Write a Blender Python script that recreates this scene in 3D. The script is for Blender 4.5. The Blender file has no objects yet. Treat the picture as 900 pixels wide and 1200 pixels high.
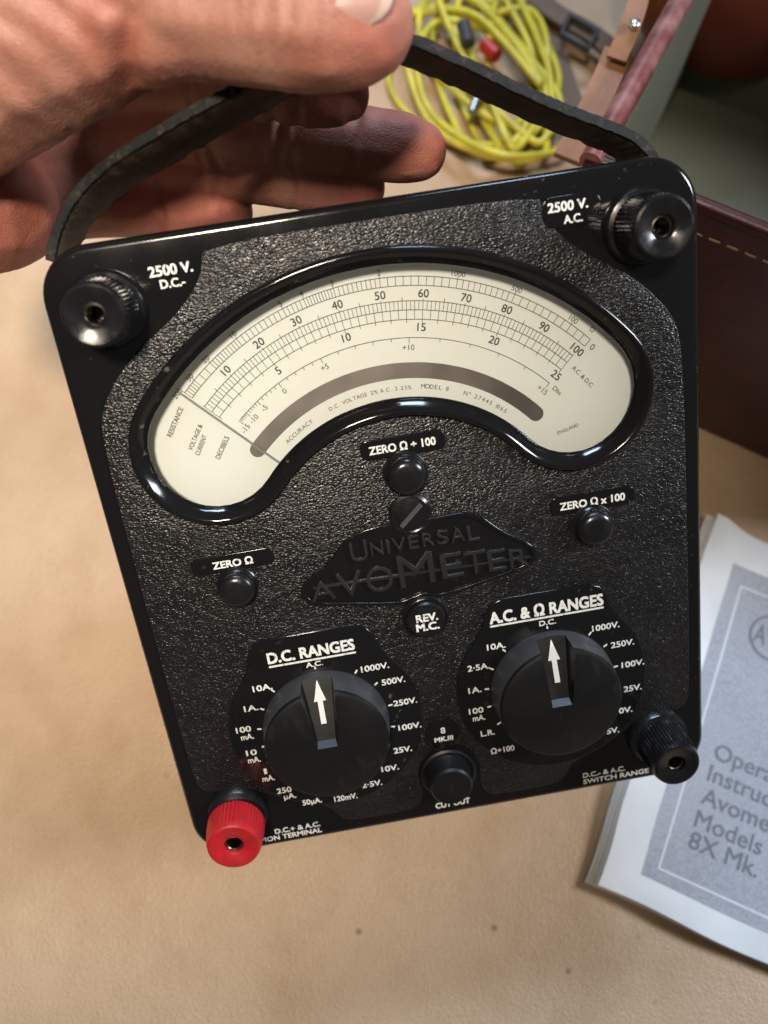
import bpy, bmesh, math, random
import numpy as np
from mathutils import Matrix, Vector
random.seed(7); np.random.seed(7)
scene = bpy.context.scene
COL = scene.collection
R_ = math.radians

# ------------------------------------------------------------------ camera
CAM_H = 0.3615                      # camera height above the leather
PITCH = R_(20)                      # off straight-down
FPX = 940.0                         # focal length in pixels of a 900x1200 frame
cam = bpy.data.cameras.new('camera'); camo = bpy.data.objects.new('camera', cam); COL.objects.link(camo)
camo.location = (0, 0, CAM_H); camo.rotation_euler = (PITCH, 0, 0)
cam.sensor_fit = 'VERTICAL'; cam.sensor_height = 36.0; cam.sensor_width = 27.0
cam.lens = 36.0*FPX/1200.0
cam.clip_start = 0.005; cam.clip_end = 50
cam.dof.use_dof = True; cam.dof.focus_distance = 0.232; cam.dof.aperture_fstop = 9.0
scene.camera = camo
scene.render.resolution_x = 768; scene.render.resolution_y = 1024

# ------------------------------------------------------------------ light of the room
world = bpy.data.worlds.new('World'); scene.world = world; world.use_nodes = True
bg = world.node_tree.nodes['Background']
bg.inputs[0].default_value = (1.0, 0.90, 0.80, 1); bg.inputs[1].default_value = 0.07

def area(name, loc, target, size, power, color, sy=None):
    l = bpy.data.lights.new(name, 'AREA'); l.energy = power; l.color = color; l.size = size
    if sy: l.shape = 'RECTANGLE'; l.size_y = sy
    o = bpy.data.objects.new(name, l); COL.objects.link(o); o.location = loc
    o.rotation_euler = (Vector(target)-Vector(loc)).to_track_quat('-Z', 'Y').to_euler()
    return o
def spot(name, loc, target, radius, power, color, cone, blend):
    l = bpy.data.lights.new(name, 'SPOT'); l.energy = power; l.color = color; l.shadow_soft_size = radius
    l.spot_size = R_(cone); l.spot_blend = blend
    o = bpy.data.objects.new(name, l); COL.objects.link(o); o.location = loc
    o.rotation_euler = (Vector(target)-Vector(loc)).to_track_quat('-Z', 'Y').to_euler()
    return o
spot('ceiling_lamp', (-0.12, -0.22, 1.25), (-0.17, 0.22, 0.05), 0.09, 86.0, (1.0, 0.87, 0.71), 35, 1.0)
area('window_light', (-0.05, 1.45, 1.75), (0.02, 0.1, 0.1), 1.0, 33.0, (0.58, 0.76, 1.0), 0.30)
area('side_window', (1.20, 0.16, 0.92), (0.1, 0.1, 0.05), 0.30, 17.0, (0.86, 0.92, 1.0))
scene.view_settings.view_transform = 'Standard'; scene.view_settings.look = 'None'
scene.view_settings.exposure = 0.0; scene.view_settings.gamma = 1.0
scene.cycles.max_bounces = 5; scene.cycles.diffuse_bounces = 3; scene.cycles.glossy_bounces = 3; scene.cycles.transparent_max_bounces = 12
scene.cycles.use_denoising = True

# ------------------------------------------------------------------ survey helpers
CP, SP = math.cos(PITCH), math.sin(PITCH)
def cv2w(x, y, z):                  # camera frame (right, down, forward) -> world
    return Vector((x, -y*CP+z*SP, CAM_H-y*SP-z*CP))
def S(px, py, z):                   # a point seen at px,py, z metres in front of the camera
    return cv2w((px-450)/FPX*z, (py-600)/FPX*z, z)
def G(px, py, h=0.0):               # a point seen at px,py that lies h above the table
    d = cv2w((px-450)/FPX, (py-600)/FPX, 1.0)-Vector((0, 0, CAM_H))
    return Vector((0, 0, CAM_H))+d*((CAM_H-h)/-d.z)

# ------------------------------------------------------------------ materials
MATS = {}
def mat(name, col, rough=0.5, metal=0.0, spec=0.5, coat=0.0, sss=None):
    m = bpy.data.materials.new(name); m.use_nodes = True
    b = m.node_tree.nodes['Principled BSDF']
    b.inputs['Base Color'].default_value = (*col, 1); b.inputs['Roughness'].default_value = rough
    b.inputs['Metallic'].default_value = metal; b.inputs['Specular IOR Level'].default_value = spec
    b.inputs['Coat Weight'].default_value = coat
    MATS[name] = m
    return m
class NT:
    def __init__(s, m):
        s.t = m.node_tree; s.b = s.t.nodes['Principled BSDF']
        s.co = s.t.nodes.new('ShaderNodeTexCoord').outputs['Object']
    def n(s, typ, **kw):
        nd = s.t.nodes.new(typ)
        for k, v in kw.items():
            if k.startswith('i_'):
                nd.inputs[k[2:].replace('_', ' ')].default_value = v
            else: setattr(nd, k, v)
        return nd
    def l(s, a, b): s.t.links.new(a, b)
    def mapping(s, scale, co=None):
        mp = s.n('ShaderNodeMapping'); mp.inputs['Scale'].default_value = scale; s.l(co or s.co, mp.inputs[0]); return mp.outputs[0]
    def noise(s, scale, detail=3, co=None, rough=0.55):
        nd = s.n('ShaderNodeTexNoise'); nd.inputs['Scale'].default_value = scale; nd.inputs['Detail'].default_value = detail
        nd.inputs['Roughness'].default_value = rough; s.l(co or s.co, nd.inputs['Vector']); return nd.outputs['Fac']
    def vor(s, scale, co=None, feat='F1'):
        nd = s.n('ShaderNodeTexVoronoi', feature=feat); nd.inputs['Scale'].default_value = scale; s.l(co or s.co, nd.inputs['Vector']); return nd.outputs['Distance']
    def ramp(s, fac, stops):
        nd = s.n('ShaderNodeValToRGB'); cr = nd.color_ramp
        while len(cr.elements) < len(stops): cr.elements.new(0.5)
        for e, (p, c) in zip(cr.elements, stops):
            e.position = p; e.color = (*c, 1) if len(c) == 3 else c
        s.l(fac, nd.inputs[0]); return nd.outputs[0]
    def mix(s, fac, a, b, mode='MIX'):
        nd = s.n('ShaderNodeMixRGB', blend_type=mode)
        for sock, v in ((nd.inputs[0], fac), (nd.inputs[1], a), (nd.inputs[2], b)):
            if hasattr(v, 'links'): s.l(v, sock)
            elif isinstance(v, (int, float)): sock.default_value = v
            else: sock.default_value = (*v, 1)
        return nd.outputs[0]
    def math(s, op, a, b):
        nd = s.n('ShaderNodeMath', operation=op)
        for sock, v in ((nd.inputs[0], a), (nd.inputs[1], b)):
            if hasattr(v, 'links'): s.l(v, sock)
            else: sock.default_value = v
        return nd.outputs[0]
    def bump(s, h, dist, strength=1.0, prev=None):
        nd = s.n('ShaderNodeBump'); nd.inputs['Distance'].default_value = dist; nd.inputs['Strength'].default_value = strength
        s.l(h, nd.inputs['Height'])
        if prev is not None: s.l(prev, nd.inputs['Normal'])
        return nd.outputs[0]
    def out(s, **kw):
        for k, v in kw.items():
            s.l(v, s.b.inputs[k.replace('_', ' ')])
g3 = lambda v: (v, v, v)

# glossy black bakelite with handling smudges
m = mat('bakelite', (.0065, .0065, .007), .13); t = NT(m)
sm = t.noise(55, 4); t.out(Roughness=t.ramp(sm, [(.35, g3(.07)), (.75, g3(.17))]))
dust = t.math('MULTIPLY', t.ramp(t.noise(420, 2), [(.66, g3(0)), (.74, g3(1))]), t.ramp(t.noise(40, 2), [(.5, g3(0)), (.7, g3(1))]))
t.out(Base_Color=t.mix(t.math('MULTIPLY', dust, .7), (.0065, .0065, .007), (.13, .12, .10)))
t.out(Normal=t.bump(t.noise(300, 3), .00004, .25))
# moulded leather-grain field
m = mat('bakelite_grain', (.007, .007, .008), .28, spec=.5); t = NT(m)
w_ = t.n('ShaderNodeTexNoise'); w_.inputs['Scale'].default_value = 500; t.l(t.co, w_.inputs['Vector'])
ad = t.n('ShaderNodeVectorMath', operation='MULTIPLY_ADD'); ad.inputs[1].default_value = (.0012, .0012, .0012); t.l(w_.outputs['Color'], ad.inputs[0]); t.l(t.co, ad.inputs[2])
st = t.mapping((.62, 1.1, 1), ad.outputs[0])
v1 = t.vor(1700, st); v2 = t.noise(2800, 1, st)
h_ = t.math('ADD', t.math('MULTIPLY', v1, -1.0), t.math('MULTIPLY', v2, .6))
t.out(Normal=t.bump(h_, .00023, .8), Roughness=t.ramp(t.noise(90, 3), [(.3, g3(.24)), (.7, g3(.38))]))
# moulded knobs: a little duller, dusty and scuffed
m = mat('knob_black', (.007, .007, .0075), .24, spec=.4); t = NT(m)
sc = t.ramp(t.noise(160, 5, t.mapping((1, .35, 1))), [(.60, g3(0)), (.76, g3(1))])
t.out(Base_Color=t.mix(t.math('MULTIPLY', sc, .22), (.006, .006, .0065), (.06, .058, .052)), Roughness=t.ramp(t.noise(70, 4), [(.3, g3(.32)), (.7, g3(.46))]), Normal=t.bump(t.noise(900, 3), .00005, .4))
m = mat('knob_skirt', (.03, .031, .033), .5); t = NT(m)
t.out(Base_Color=t.mix(t.noise(110, 5), (.016, .017, .018), (.05, .051, .052)), Normal=t.bump(t.noise(700, 3), .00006, .4))
mat('letter_black', (.014, .014, .0145), .38)
m = mat('cap_black', (.008, .008, .009), .2); t = NT(m)
t.out(Roughness=t.ramp(t.noise(200, 4), [(.35, g3(.13)), (.7, g3(.38))]), Normal=t.bump(t.noise(700, 3), .00005, .4))
m = mat('red_plastic', (.50, .012, .018), .34); t = NT(m)
t.out(Base_Color=t.mix(t.noise(150, 4), (.52, .015, .02), (.26, .008, .012)), Roughness=t.ramp(t.noise(260, 3), [(.3, g3(.26)), (.7, g3(.5))]), Normal=t.bump(t.noise(600, 3), .00008, .4))
m = mat('paint_white', (.74, .74, .70), .5); t = NT(m)
wr = t.ramp(t.noise(900, 4), [(.30, g3(1)), (.44, g3(0))])
t.out(Base_Color=t.mix(t.math('MULTIPLY', wr, .75), (.74, .74, .70), (.10, .095, .085)))
mat('arrow_white', (.80, .80, .77), .45)
m = mat('dial_cream', (.82, .81, .77), .55); t = NT(m)
t.out(Base_Color=t.mix(t.ramp(t.noise(28, 4), [(.35, g3(0)), (.7, g3(1))]), (.79, .81, .82), (.78, .775, .745)))
mat('ink', (.045, .042, .045), .6)
m = mat('mirror_strip', (.36, .31, .295), .40, metal=1.0); t = NT(m)
t.out(Roughness=t.ramp(t.noise(60, 4), [(.3, g3(.36)), (.7, g3(.50))]))
mat('needle', (.30, .30, .31), .4, metal=.3)
mat('brass_dark', (.16, .14, .11), .35, metal=1.0)
m = mat('nickel', (.62, .60, .57), .22, metal=1.0); t = NT(m)
t.out(Roughness=t.ramp(t.noise(300, 4), [(.3, g3(.15)), (.7, g3(.45))]))
# glass: clear sheet with a Fresnel reflection
m = bpy.data.materials.new('window_glass'); m.use_nodes = True; MATS['window_glass'] = m
nt = m.node_tree; nt.nodes.clear()
o_ = nt.nodes.new('ShaderNodeOutputMaterial'); mx = nt.nodes.new('ShaderNodeMixShader'); fr = nt.nodes.new('ShaderNodeFresnel'); fr.inputs[0].default_value = 1.5
tr = nt.nodes.new('ShaderNodeBsdfTransparent'); tr.inputs[0].default_value = (.97, .98, .97, 1); gl = nt.nodes.new('ShaderNodeBsdfGlossy'); gl.inputs['Roughness'].default_value = .03
for a, b in ((fr.outputs[0], mx.inputs[0]), (tr.outputs[0], mx.inputs[1]), (gl.outputs[0], mx.inputs[2]), (mx.outputs[0], o_.inputs[0])): nt.links.new(a, b)
# tan hide
m = mat('tan_leather', (.5, .33, .2), .5, spec=.4); t = NT(m)
big = t.noise(7, 4); mid = t.noise(30, 5)
c1 = t.mix(t.ramp(big, [(.3, g3(0)), (.7, g3(1))]), (.455, .305, .178), (.585, .415, .268))
c2 = t.mix(t.math('MULTIPLY', t.ramp(mid, [(.45, g3(0)), (.8, g3(1))]), .45), c1, (.36, .22, .11))
spots = t.ramp(t.vor(42, t.co), [(.03, g3(1)), (.07, g3(0))]); sel = t.ramp(t.noise(9, 1), [(.50, g3(0)), (.56, g3(1))])
c3 = t.mix(t.math('MULTIPLY', t.math('MULTIPLY', spots, sel), .6), c2, (.10, .05, .03))
fine = t.ramp(t.vor(820, t.co, 'DISTANCE_TO_EDGE'), [(.0, g3(1)), (.14, g3(0))])
fine = t.math('MULTIPLY', fine, t.ramp(t.noise(18, 3), [(.35, g3(.25)), (.7, g3(1))]))
c4 = t.mix(t.math('MULTIPLY', fine, .34), c3, (.25, .145, .075))
b1 = t.bump(t.math('MULTIPLY', t.vor(950, t.co), 1.0), .0005, .5)
b2 = t.bump(t.noise(30, 4), .0040, .22, b1)
t.out(Base_Color=c4, Normal=b2, Roughness=t.ramp(mid, [(.3, g3(.42)), (.7, g3(.6))]))
m = mat('strap_black', (.018, .016, .015), .62, spec=.3); t = NT(m)
t.out(Base_Color=t.mix(t.ramp(t.noise(330, 5), [(.56, g3(0)), (.70, g3(1))]), (.006, .006, .006), (.055, .040, .026)), Normal=t.bump(t.noise(500, 4), .0004, .6))
m = mat('strap_suede', (.09, .055, .028), .9); t = NT(m)
t.out(Base_Color=t.mix(t.noise(180, 5), (.03, .019, .011), (.12, .075, .036)), Normal=t.bump(t.noise(900, 4), .0006, .8))
m = mat('maroon_leather', (.085, .016, .014), .36); t = NT(m)
t.out(Base_Color=t.mix(t.ramp(t.noise(60, 5), [(.35, g3(0)), (.75, g3(1))]), (.032, .0045, .0055), (.058, .009, .010)),
      Normal=t.bump(t.noise(420, 4), .0004, .35), Roughness=t.ramp(t.noise(40, 4), [(.3, g3(.28)), (.7, g3(.5))]))
m = mat('maroon_piping', (.16, .045, .045), .38); t = NT(m)
t.out(Base_Color=t.mix(t.ramp(t.noise(90, 5), [(.4, g3(0)), (.75, g3(1))]), (.15, .035, .036), (.33, .17, .15)))
mat('thread', (.30, .20, .12), .85)
m = mat('case_lining', (.22, .215, .15), .75); t = NT(m)
stn = t.ramp(t.noise(24, 5), [(.66, g3(0)), (.74, g3(1))])
t.out(Base_Color=t.mix(t.math('MULTIPLY', stn, .8), t.mix(t.noise(14, 4), (.14, .14, .095), (.085, .084, .058)), (.09, .055, .025)), Normal=t.bump(t.noise(600, 4), .0004, .4))
m = mat('brown_leather', (.24, .10, .04), .55); t = NT(m)
t.out(Base_Color=t.mix(t.noise(80, 5), (.17, .066, .028), (.36, .17, .075)), Normal=t.bump(t.noise(500, 4), .0005, .5))
m = mat('dark_strap', (.10, .055, .032), .6); t = NT(m)
t.out(Base_Color=t.mix(t.noise(60, 4), (.07, .037, .02), (.19, .115, .07)))
m = mat('yellow_pvc', (.70, .60, .03), .38); t = NT(m)
t.out(Base_Color=t.mix(t.ramp(t.noise(70, 5), [(.35, g3(0)), (.75, g3(1))]), (.70, .62, .05), (.42, .36, .05)))
m = mat('red_round', (.20, .022, .010), .5); t = NT(m)
t.out(Base_Color=t.mix(t.noise(25, 4), (.21, .034, .012), (.14, .020, .008)), Normal=t.bump(t.noise(300, 3), .0003, .3))
mat('red_plug', (.42, .02, .015), .4); mat('grey_metal', (.35, .34, .32), .35, metal=.9)
m = mat('paper', (.74, .745, .76), .75); t = NT(m)
t.out(Base_Color=t.mix(t.ramp(t.noise(22, 5), [(.4, g3(0)), (.75, g3(1))]), (.76, .76, .76), (.60, .60, .60)), Normal=t.bump(t.noise(60, 4), .0008, .35))
mat('paper_edge', (.66, .62, .54), .85)
m = mat('print_grey', (.36, .36, .43), .7); t = NT(m)
pc = t.mix(t.ramp(t.noise(20, 5), [(.3, g3(0)), (.75, g3(1))]), (.27, .275, .315), (.38, .385, .42))
fx = t.ramp(t.noise(950, 3), [(.38, g3(0)), (.62, g3(1))])
t.out(Base_Color=t.mix(t.math('MULTIPLY', fx, .45), pc, (.52, .525, .56)))
mat('print_line', (.70, .70, .74), .7); mat('print_text', (.17, .17, .20), .7)
# skin
m = mat('skin', (.56, .30, .21), .5, spec=.3); t = NT(m)
b = t.b; b.inputs['Subsurface Weight'].default_value = .22; b.inputs['Subsurface Radius'].default_value = (1.0, .35, .2); b.inputs['Subsurface Scale'].default_value = .0035
sk = t.mix(t.ramp(t.noise(75, 6, rough=.65), [(.34, g3(0)), (.68, g3(1))]), (.33, .135, .098), (.46, .245, .185))
att = t.n('ShaderNodeAttribute', attribute_name='ruddy')
sk2 = t.mix(t.math('MULTIPLY', att.outputs['Fac'], .62), sk, (.38, .095, .062))
cr = t.vor(1500, t.mapping((1, 1.6, 1)))
ln = t.ramp(t.vor(520, t.mapping((1, 2.2, 1.4)), 'DISTANCE_TO_EDGE'), [(.0, g3(0)), (.16, g3(1))])
hb = t.math('ADD', t.math('ADD', t.math('MULTIPLY', cr, .4), t.noise(700, 4)), t.math('MULTIPLY', ln, .35))
t.out(Base_Color=sk2, Normal=t.bump(hb, .00024, .5), Roughness=t.ramp(t.noise(120, 3), [(.3, g3(.44)), (.7, g3(.58))]))
m = mat('nail', (.43, .25, .205), .33, spec=.45)
mat('nail_tip', (.50, .36, .29), .4)

# ------------------------------------------------------------------ object helpers
def link(o, parent=None):
    COL.objects.link(o)
    if parent is not None: o.parent = parent
    return o
def tag(o, label=None, cat=None, group=None, kind=None):
    if label: o['label'] = label
    if cat: o['category'] = cat
    if group: o['group'] = group
    if kind: o['kind'] = kind
    return o
def finish(me, smooth_angle=40):
    if smooth_angle is not None:
        me.shade_smooth()
        me.set_sharp_from_angle(angle=R_(smooth_angle))
def mobj(name, verts, faces, material, parent=None, angle=40):
    me = bpy.data.meshes.new(name); me.from_pydata([tuple(v) for v in verts], [], faces); me.update()
    bm = bmesh.new(); bm.from_mesh(me); bmesh.ops.recalc_face_normals(bm, faces=bm.faces); bm.to_mesh(me); bm.free()
    finish(me, angle)
    if not isinstance(material, (list, tuple)): material = [material]
    for q in material: me.materials.append(MATS[q])
    return link(bpy.data.objects.new(name, me), parent)
def empty(name, loc=(0, 0, 0), rot=None):
    o = bpy.data.objects.new(name, None); COL.objects.link(o); o.empty_display_size = .02
    if rot is not None:
        mw = rot.to_4x4(); mw.translation = loc; o.matrix_world = mw
    else: o.location = loc
    return o
def rrect(hw, hh, r, n=8, cx=0, cy=0):
    pts = []
    for sx, sy, a0 in ((1, -1, -90), (1, 1, 0), (-1, 1, 90), (-1, -1, 180)):
        for k in range(n+1):
            a = R_(a0+90*k/n)
            pts.append((cx+sx*(hw-r)+r*math.cos(a), cy+sy*(hh-r)+r*math.sin(a)))
    return pts
def circle(cx, cy, r, n=40, a0=0, a1=360):
    return [(cx+r*math.cos(R_(a0+(a1-a0)*k/n)), cy+r*math.sin(R_(a0+(a1-a0)*k/n))) for k in range(n)]
def chaikin(pts, it=2, closed=True):
    pts = [np.array(p, float) for p in pts]
    for _ in range(it):
        q = []; n = len(pts)
        for i in range(n if closed else n-1):
            a, b = pts[i], pts[(i+1) % n]
            q += [a*.75+b*.25, a*.25+b*.75]
        if not closed: q = [pts[0]]+q+[pts[-1]]
        pts = q
    return [tuple(p) for p in pts]
MM = .001
def curve_mesh(cu, name):
    tmp = bpy.data.objects.new('tmp', cu); COL.objects.link(tmp)
    dg = bpy.context.evaluated_depsgraph_get(); dg.update()
    me = bpy.data.meshes.new_from_object(tmp.evaluated_get(dg)); me.name = name
    bpy.data.objects.remove(tmp); bpy.data.curves.remove(cu)
    me.materials.clear()
    return me
def slab_mesh(name, loops, z0, z1, bev=0.0, res=3, off=(0, 0, 0)):   # mm in, m out
    cu = bpy.data.curves.new(name, 'CURVE'); cu.dimensions = '2D'; cu.fill_mode = 'BOTH'
    for lp in loops:
        s = cu.splines.new('POLY'); s.points.add(len(lp)-1); s.use_cyclic_u = True
        for p, q in zip(s.points, lp): p.co = (q[0]*MM, q[1]*MM, 0, 1)
    cu.bevel_depth = bev*MM; cu.bevel_resolution = res; cu.offset = -bev*MM
    cu.extrude = max(((z1-z0)/2-bev)*MM, 0)
    me = curve_mesh(cu, name)
    me.transform(Matrix.Translation((off[0]*MM, off[1]*MM, (z0+z1)/2*MM+off[2]*MM)))
    bm = bmesh.new(); bm.from_mesh(me); bmesh.ops.remove_doubles(bm, verts=bm.verts, dist=1e-7); bmesh.ops.recalc_face_normals(bm, faces=bm.faces); bm.to_mesh(me); bm.free()
    return me
def text_mesh(body, h, width=None, bold=0.0, ext=.03, align='C', sp=1.0, bev=0.0):   # cap height h mm, optional overall width mm
    cu = bpy.data.curves.new('t', 'FONT'); cu.body = body; cu.size = 1.0; cu.space_character = sp; cu.resolution_u = 3
    cu.align_x = 'LEFT'
    cu.extrude = 0.5
    if bev: cu.bevel_depth = bev; cu.bevel_resolution = 2; cu.offset = -bev
    me = curve_mesh(cu, 'lettering')
    co = np.empty(len(me.vertices)*3); me.vertices.foreach_get('co', co); co = co.reshape(-1, 3)
    if bold > 0:
        bm = bmesh.new()
        for k, (dx, dy) in enumerate(((-1, -1), (1, -1), (1, 1), (-1, 1), (0, 0))):
            m2_ = me.copy(); m2_.transform(Matrix.Translation((dx*bold, dy*bold*.8, k*.02))); bm.from_mesh(m2_); bpy.data.meshes.remove(m2_)
        bm.to_mesh(me); bm.free()
        co = np.empty(len(me.vertices)*3); me.vertices.foreach_get('co', co); co = co.reshape(-1, 3)
    cap = .729
    sy = h*MM/cap
    x0, x1 = co[:, 0].min(), co[:, 0].max()
    sx = width*MM/(x1-x0) if width else sy
    co[:, 0] = (co[:, 0]-(x0+x1)/2)*sx if align == 'C' else (co[:, 0]-x0)*sx
    co[:, 1] = (co[:, 1]-cap/2)*sy
    co[:, 2] *= ext*MM*2
    me.vertices.foreach_set('co', co.ravel()); me.update()
    return me

# ------------------------------------------------------------------ the tabletop under everything
def bumpfield(x, y):
    return .0006*math.sin(x*23+1.3)*math.sin(y*19+.4)+.0004*math.sin(x*51+y*37)
vs, fs = [], []; N = 90
for j in range(N+1):
    for i in range(N+1):
        x = -1.1+2.2*i/N; y = -.9+2.4*j/N
        vs.append((x, y, bumpfield(x, y)-.0011))
for j in range(N):
    for i in range(N):
        a = j*(N+1)+i; fs.append((a, a+1, a+N+2, a+N+1))
tag(mobj('tabletop', vs, fs, 'tan_leather'), 'tan leather hide covering the table top', None, None, 'structure')

# ------------------------------------------------------------------ the multimeter
# pose of the front panel in the camera frame (columns: right, up, out of the panel) and its centre
RU = (.9856961, -.1653364, .0326662); RV = (-.1441571, -.9275494, -.3447765); RN = (.0873037, .3351358, -.9381162)
PC = (.00985505, .01122374, .23466645)
z0v = Vector((0, 0, CAM_H))
wu, wv, wn = (cv2w(*q)-z0v for q in (RU, RV, RN))
ROT = Matrix((wu, wv, wn)).transposed()
BASE = (0, -90, -100)               # foot of the case, where it stands on the table
def PW(u, v, w): return cv2w(*PC)+ROT@Vector((u*MM, v*MM, w*MM))
METER = empty('multimeter', PW(*BASE), ROT)
tag(METER, 'black bakelite analogue multimeter with two range knobs, held up by its strap', 'multimeter')
OFF = Vector((-BASE[0]*MM, -BASE[1]*MM, -BASE[2]*MM))
def place(name, me, material, parent, u=0, v=0, w=0, rot=0, angle=40, sub=True):
    mt = Matrix.Translation(Vector((u*MM, v*MM, w*MM))+OFF)@Matrix.Rotation(R_(rot), 4, 'Z')
    me.transform(mt); me.materials.clear()
    for q in (material if isinstance(material, (list, tuple)) else [material]): me.materials.append(MATS[q])
    finish(me, angle)
    return link(bpy.data.objects.new(name, me), parent)
def slab(name, loops, w0, w1, bev, material, parent, res=3, angle=40):
    return place(name, slab_mesh(name, loops, w0, w1, bev, res), material, parent, angle=angle)
def lettering(body, u, v, w, h, parent, width=None, bold=.02, material='paint_white', rot=0, ext=.03, align='C', name='lettering', sp=1.0, bev=0.0):
    return place(name, text_mesh(body, h, width, bold, ext, align, sp, bev), material, parent, u, v, w, rot, angle=None)
def lathe_mesh(name, prof, segs=64, flute=None, tri=0):
    vs, fs = [], []; n = len(prof)
    for i in range(segs):
        a = 2*math.pi*i/segs
        for r, z, fl in [(p+(0,))[:3] for p in prof]:
            rr = r
            if flute and fl: rr = r-flute[1]*(abs(math.sin(a*flute[0]/2))**3)*fl
            vs.append((rr*math.cos(a)*MM, rr*math.sin(a)*MM, z*MM))
    for i in range(segs):
        for k in range(n-1):
            a = i*n+k; b = ((i+1) % segs)*n+k
            fs.append((a, b, b+1, a+1))
    me = bpy.data.meshes.new(name); me.from_pydata(vs, [], fs); me.update()
    bm = bmesh.new(); bm.from_mesh(me); bmesh.ops.remove_doubles(bm, verts=bm.verts, dist=1e-7)
    bmesh.ops.recalc_face_normals(bm, faces=bm.faces); bm.to_mesh(me); bm.free()
    return me
def lathe(name, prof, material, parent, u, v, w=0, segs=64, flute=None, angle=35):
    return place(name, lathe_mesh(name, prof, segs, flute), material, parent, u, v, w, angle=angle)

# case body behind the panel
def loft(name, sections, material, parent, angle=45):
    vs, fs = [], []
    n = len(sections[0][0])
    for pts, w in sections:
        vs += [Vector((p[0]*MM, p[1]*MM, w*MM))+OFF for p in pts]
    for s in range(len(sections)-1):
        for i in range(n):
            a = s*n+i; b = s*n+(i+1) % n
            fs.append((a, b, b+n, a+n))
    fs.append(tuple(range((len(sections)-1)*n, len(sections)*n)))
    return mobj(name, vs, fs, material, parent, angle)
loft('case_body', [(rrect(81, 92, 12), -4.5), (rrect(80.5, 91.5, 12), -30), (rrect(76, 89, 12, cy=-1.5), -70), (rrect(73, 87, 12, cy=-3), -96), (rrect(71, 85, 11, cy=-3), -99), (rrect(68, 82, 10, cy=-3), -100)], 'bakelite', METER)

# kidney window
CX, CY = -1.7, -3.3
def kidney(d, n=36, m=16, rm=66.3, a0=-48.7, a1=50.2):
    pol = lambda r, a: (CX+r*math.sin(R_(a)), CY+r*math.cos(R_(a)))
    pts = [pol(rm+d, a0+(a1-a0)*k/n) for k in range(n+1)]
    c = pol(rm, a1)
    for k in range(1, m): q = R_(90-a1-180*k/m); pts.append((c[0]+d*math.cos(q), c[1]+d*math.sin(q)))
    pts += [pol(rm-d, a1+(a0-a1)*k/n) for k in range(n+1)]
    c = pol(rm, a0)
    for k in range(1, m): q = R_(270-a0-180*k/m); pts.append((c[0]+d*math.cos(q), c[1]+d*math.sin(q)))
    return pts
panel = slab('front_panel', [rrect(85.5, 96.6, 13.5, 12), kidney(20)], -5, 0, 2.0, 'bakelite', METER, res=4)
# grain field: moulded area inside the smooth border
half_r = [(43, 92.0), (44.0, 88), (45.2, 84.5), (50, 79.2), (56, 74.6), (64, 69.8), (71, 64), (77, 57), (80.2, 49), (80.8, 0), (80.8, -64), (79.5, -69.5), (75, -71), (66, -71.2), (62, -73.5), (52, -79), (40.5, -84.2), (38.5, -88), (35.5, -91.6), (14, -91.6), (10.5, -89.5), (9.4, -84), (10.2, -79), (8.8, -72.8), (4, -69), (0, -68.2)]
def mir(p): return [(-x, y) for x, y in p]
fieldpoly = half_r+mir(half_r[:-1])[::-1]
fieldpoly = chaikin(fieldpoly, 2)
slab('grain_field', [fieldpoly, kidney(21.2)], -.3, .45, .3, 'bakelite_grain', panel)

# window bezel swept round the kidney
prof = [(22.3, .2), (22.25, 1.5), (22.0, 2.4), (21.5, 2.9), (20.9, 3.0), (20.4, 2.8), (19.7, 2.25), (18.7, 1.25), (17.9, .4), (17.5, -.3), (17.45, -.9), (18.6, -1.2)]
vs, fs = [], []
rings = [kidney(d) for d, z in prof]; n = len(rings[0])
for rg, (d, z) in zip(rings, prof): vs += [Vector((p[0]*MM, p[1]*MM, z*MM))+OFF for p in rg]
for k in range(len(prof)-1):
    for i in range(n):
        a = k*n+i; b = k*n+(i+1) % n; fs.append((a, b, b+n, a+n))
BEZ = mobj('window_bezel', vs, fs, 'bakelite', METER, 60)
slab('window_glass', [kidney(18.2)], -1.6, -1.35, 0, 'window_glass', METER)
W0 = -6.0
DIAL = slab('dial_plate', [kidney(19.5)], -8.0, W0, 0, 'dial_cream', METER)

# dial markings (printed)
class MB:
    def __init__(s): s.v = []; s.f = []
    def quad(s, pts):
        a = len(s.v); s.v += pts; s.f.append(tuple(range(a, a+len(pts))))
def pol(r, a, w): return Vector(((CX+r*math.sin(R_(a)))*MM, (CY+r*math.cos(R_(a)))*MM, w*MM))+OFF
WP = W0+.04
def arc(mb, r, a0, a1, th=.2, w=WP):
    n = max(6, int(abs(a1-a0)/1.0))
    for k in range(n):
        p, q = a0+(a1-a0)*k/n, a0+(a1-a0)*(k+1)/n
        mb.quad([pol(r-th/2, p, w), pol(r-th/2, q, w), pol(r+th/2, q, w), pol(r+th/2, p, w)])
def tick(mb, r0, r1, a, th=.13, w=WP+.01):
    th *= 1.3
    da = math.degrees(th/2/((r0+r1)/2))
    mb.quad([pol(r0, a-da, w), pol(r0, a+da, w), pol(r1, a+da, w), pol(r1, a-da, w)])
aV = lambda x: -43.2+.8905*x
m1 = MB()
arc(m1, 80.3, -43.2, 46.6); arc(m1, 77.9, -43.2, 46.6)
arc(m1, 73.9, -43.2, 45.9); arc(m1, 71.5, -43.2, 45.9); arc(m1, 69.0, -43.2, 45.9); arc(m1, 64.1, -40.8, 45.7)
mobj('scale_line', m1.v, m1.f, 'ink', DIAL, None)
m2 = MB()
for x in range(101): tick(m2, 71.5, 73.9, aV(x), .12)
for x in range(0, 101, 5): tick(m2, 73.9, 74.9 if x % 10 else 74.4, aV(x), .14)
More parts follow.
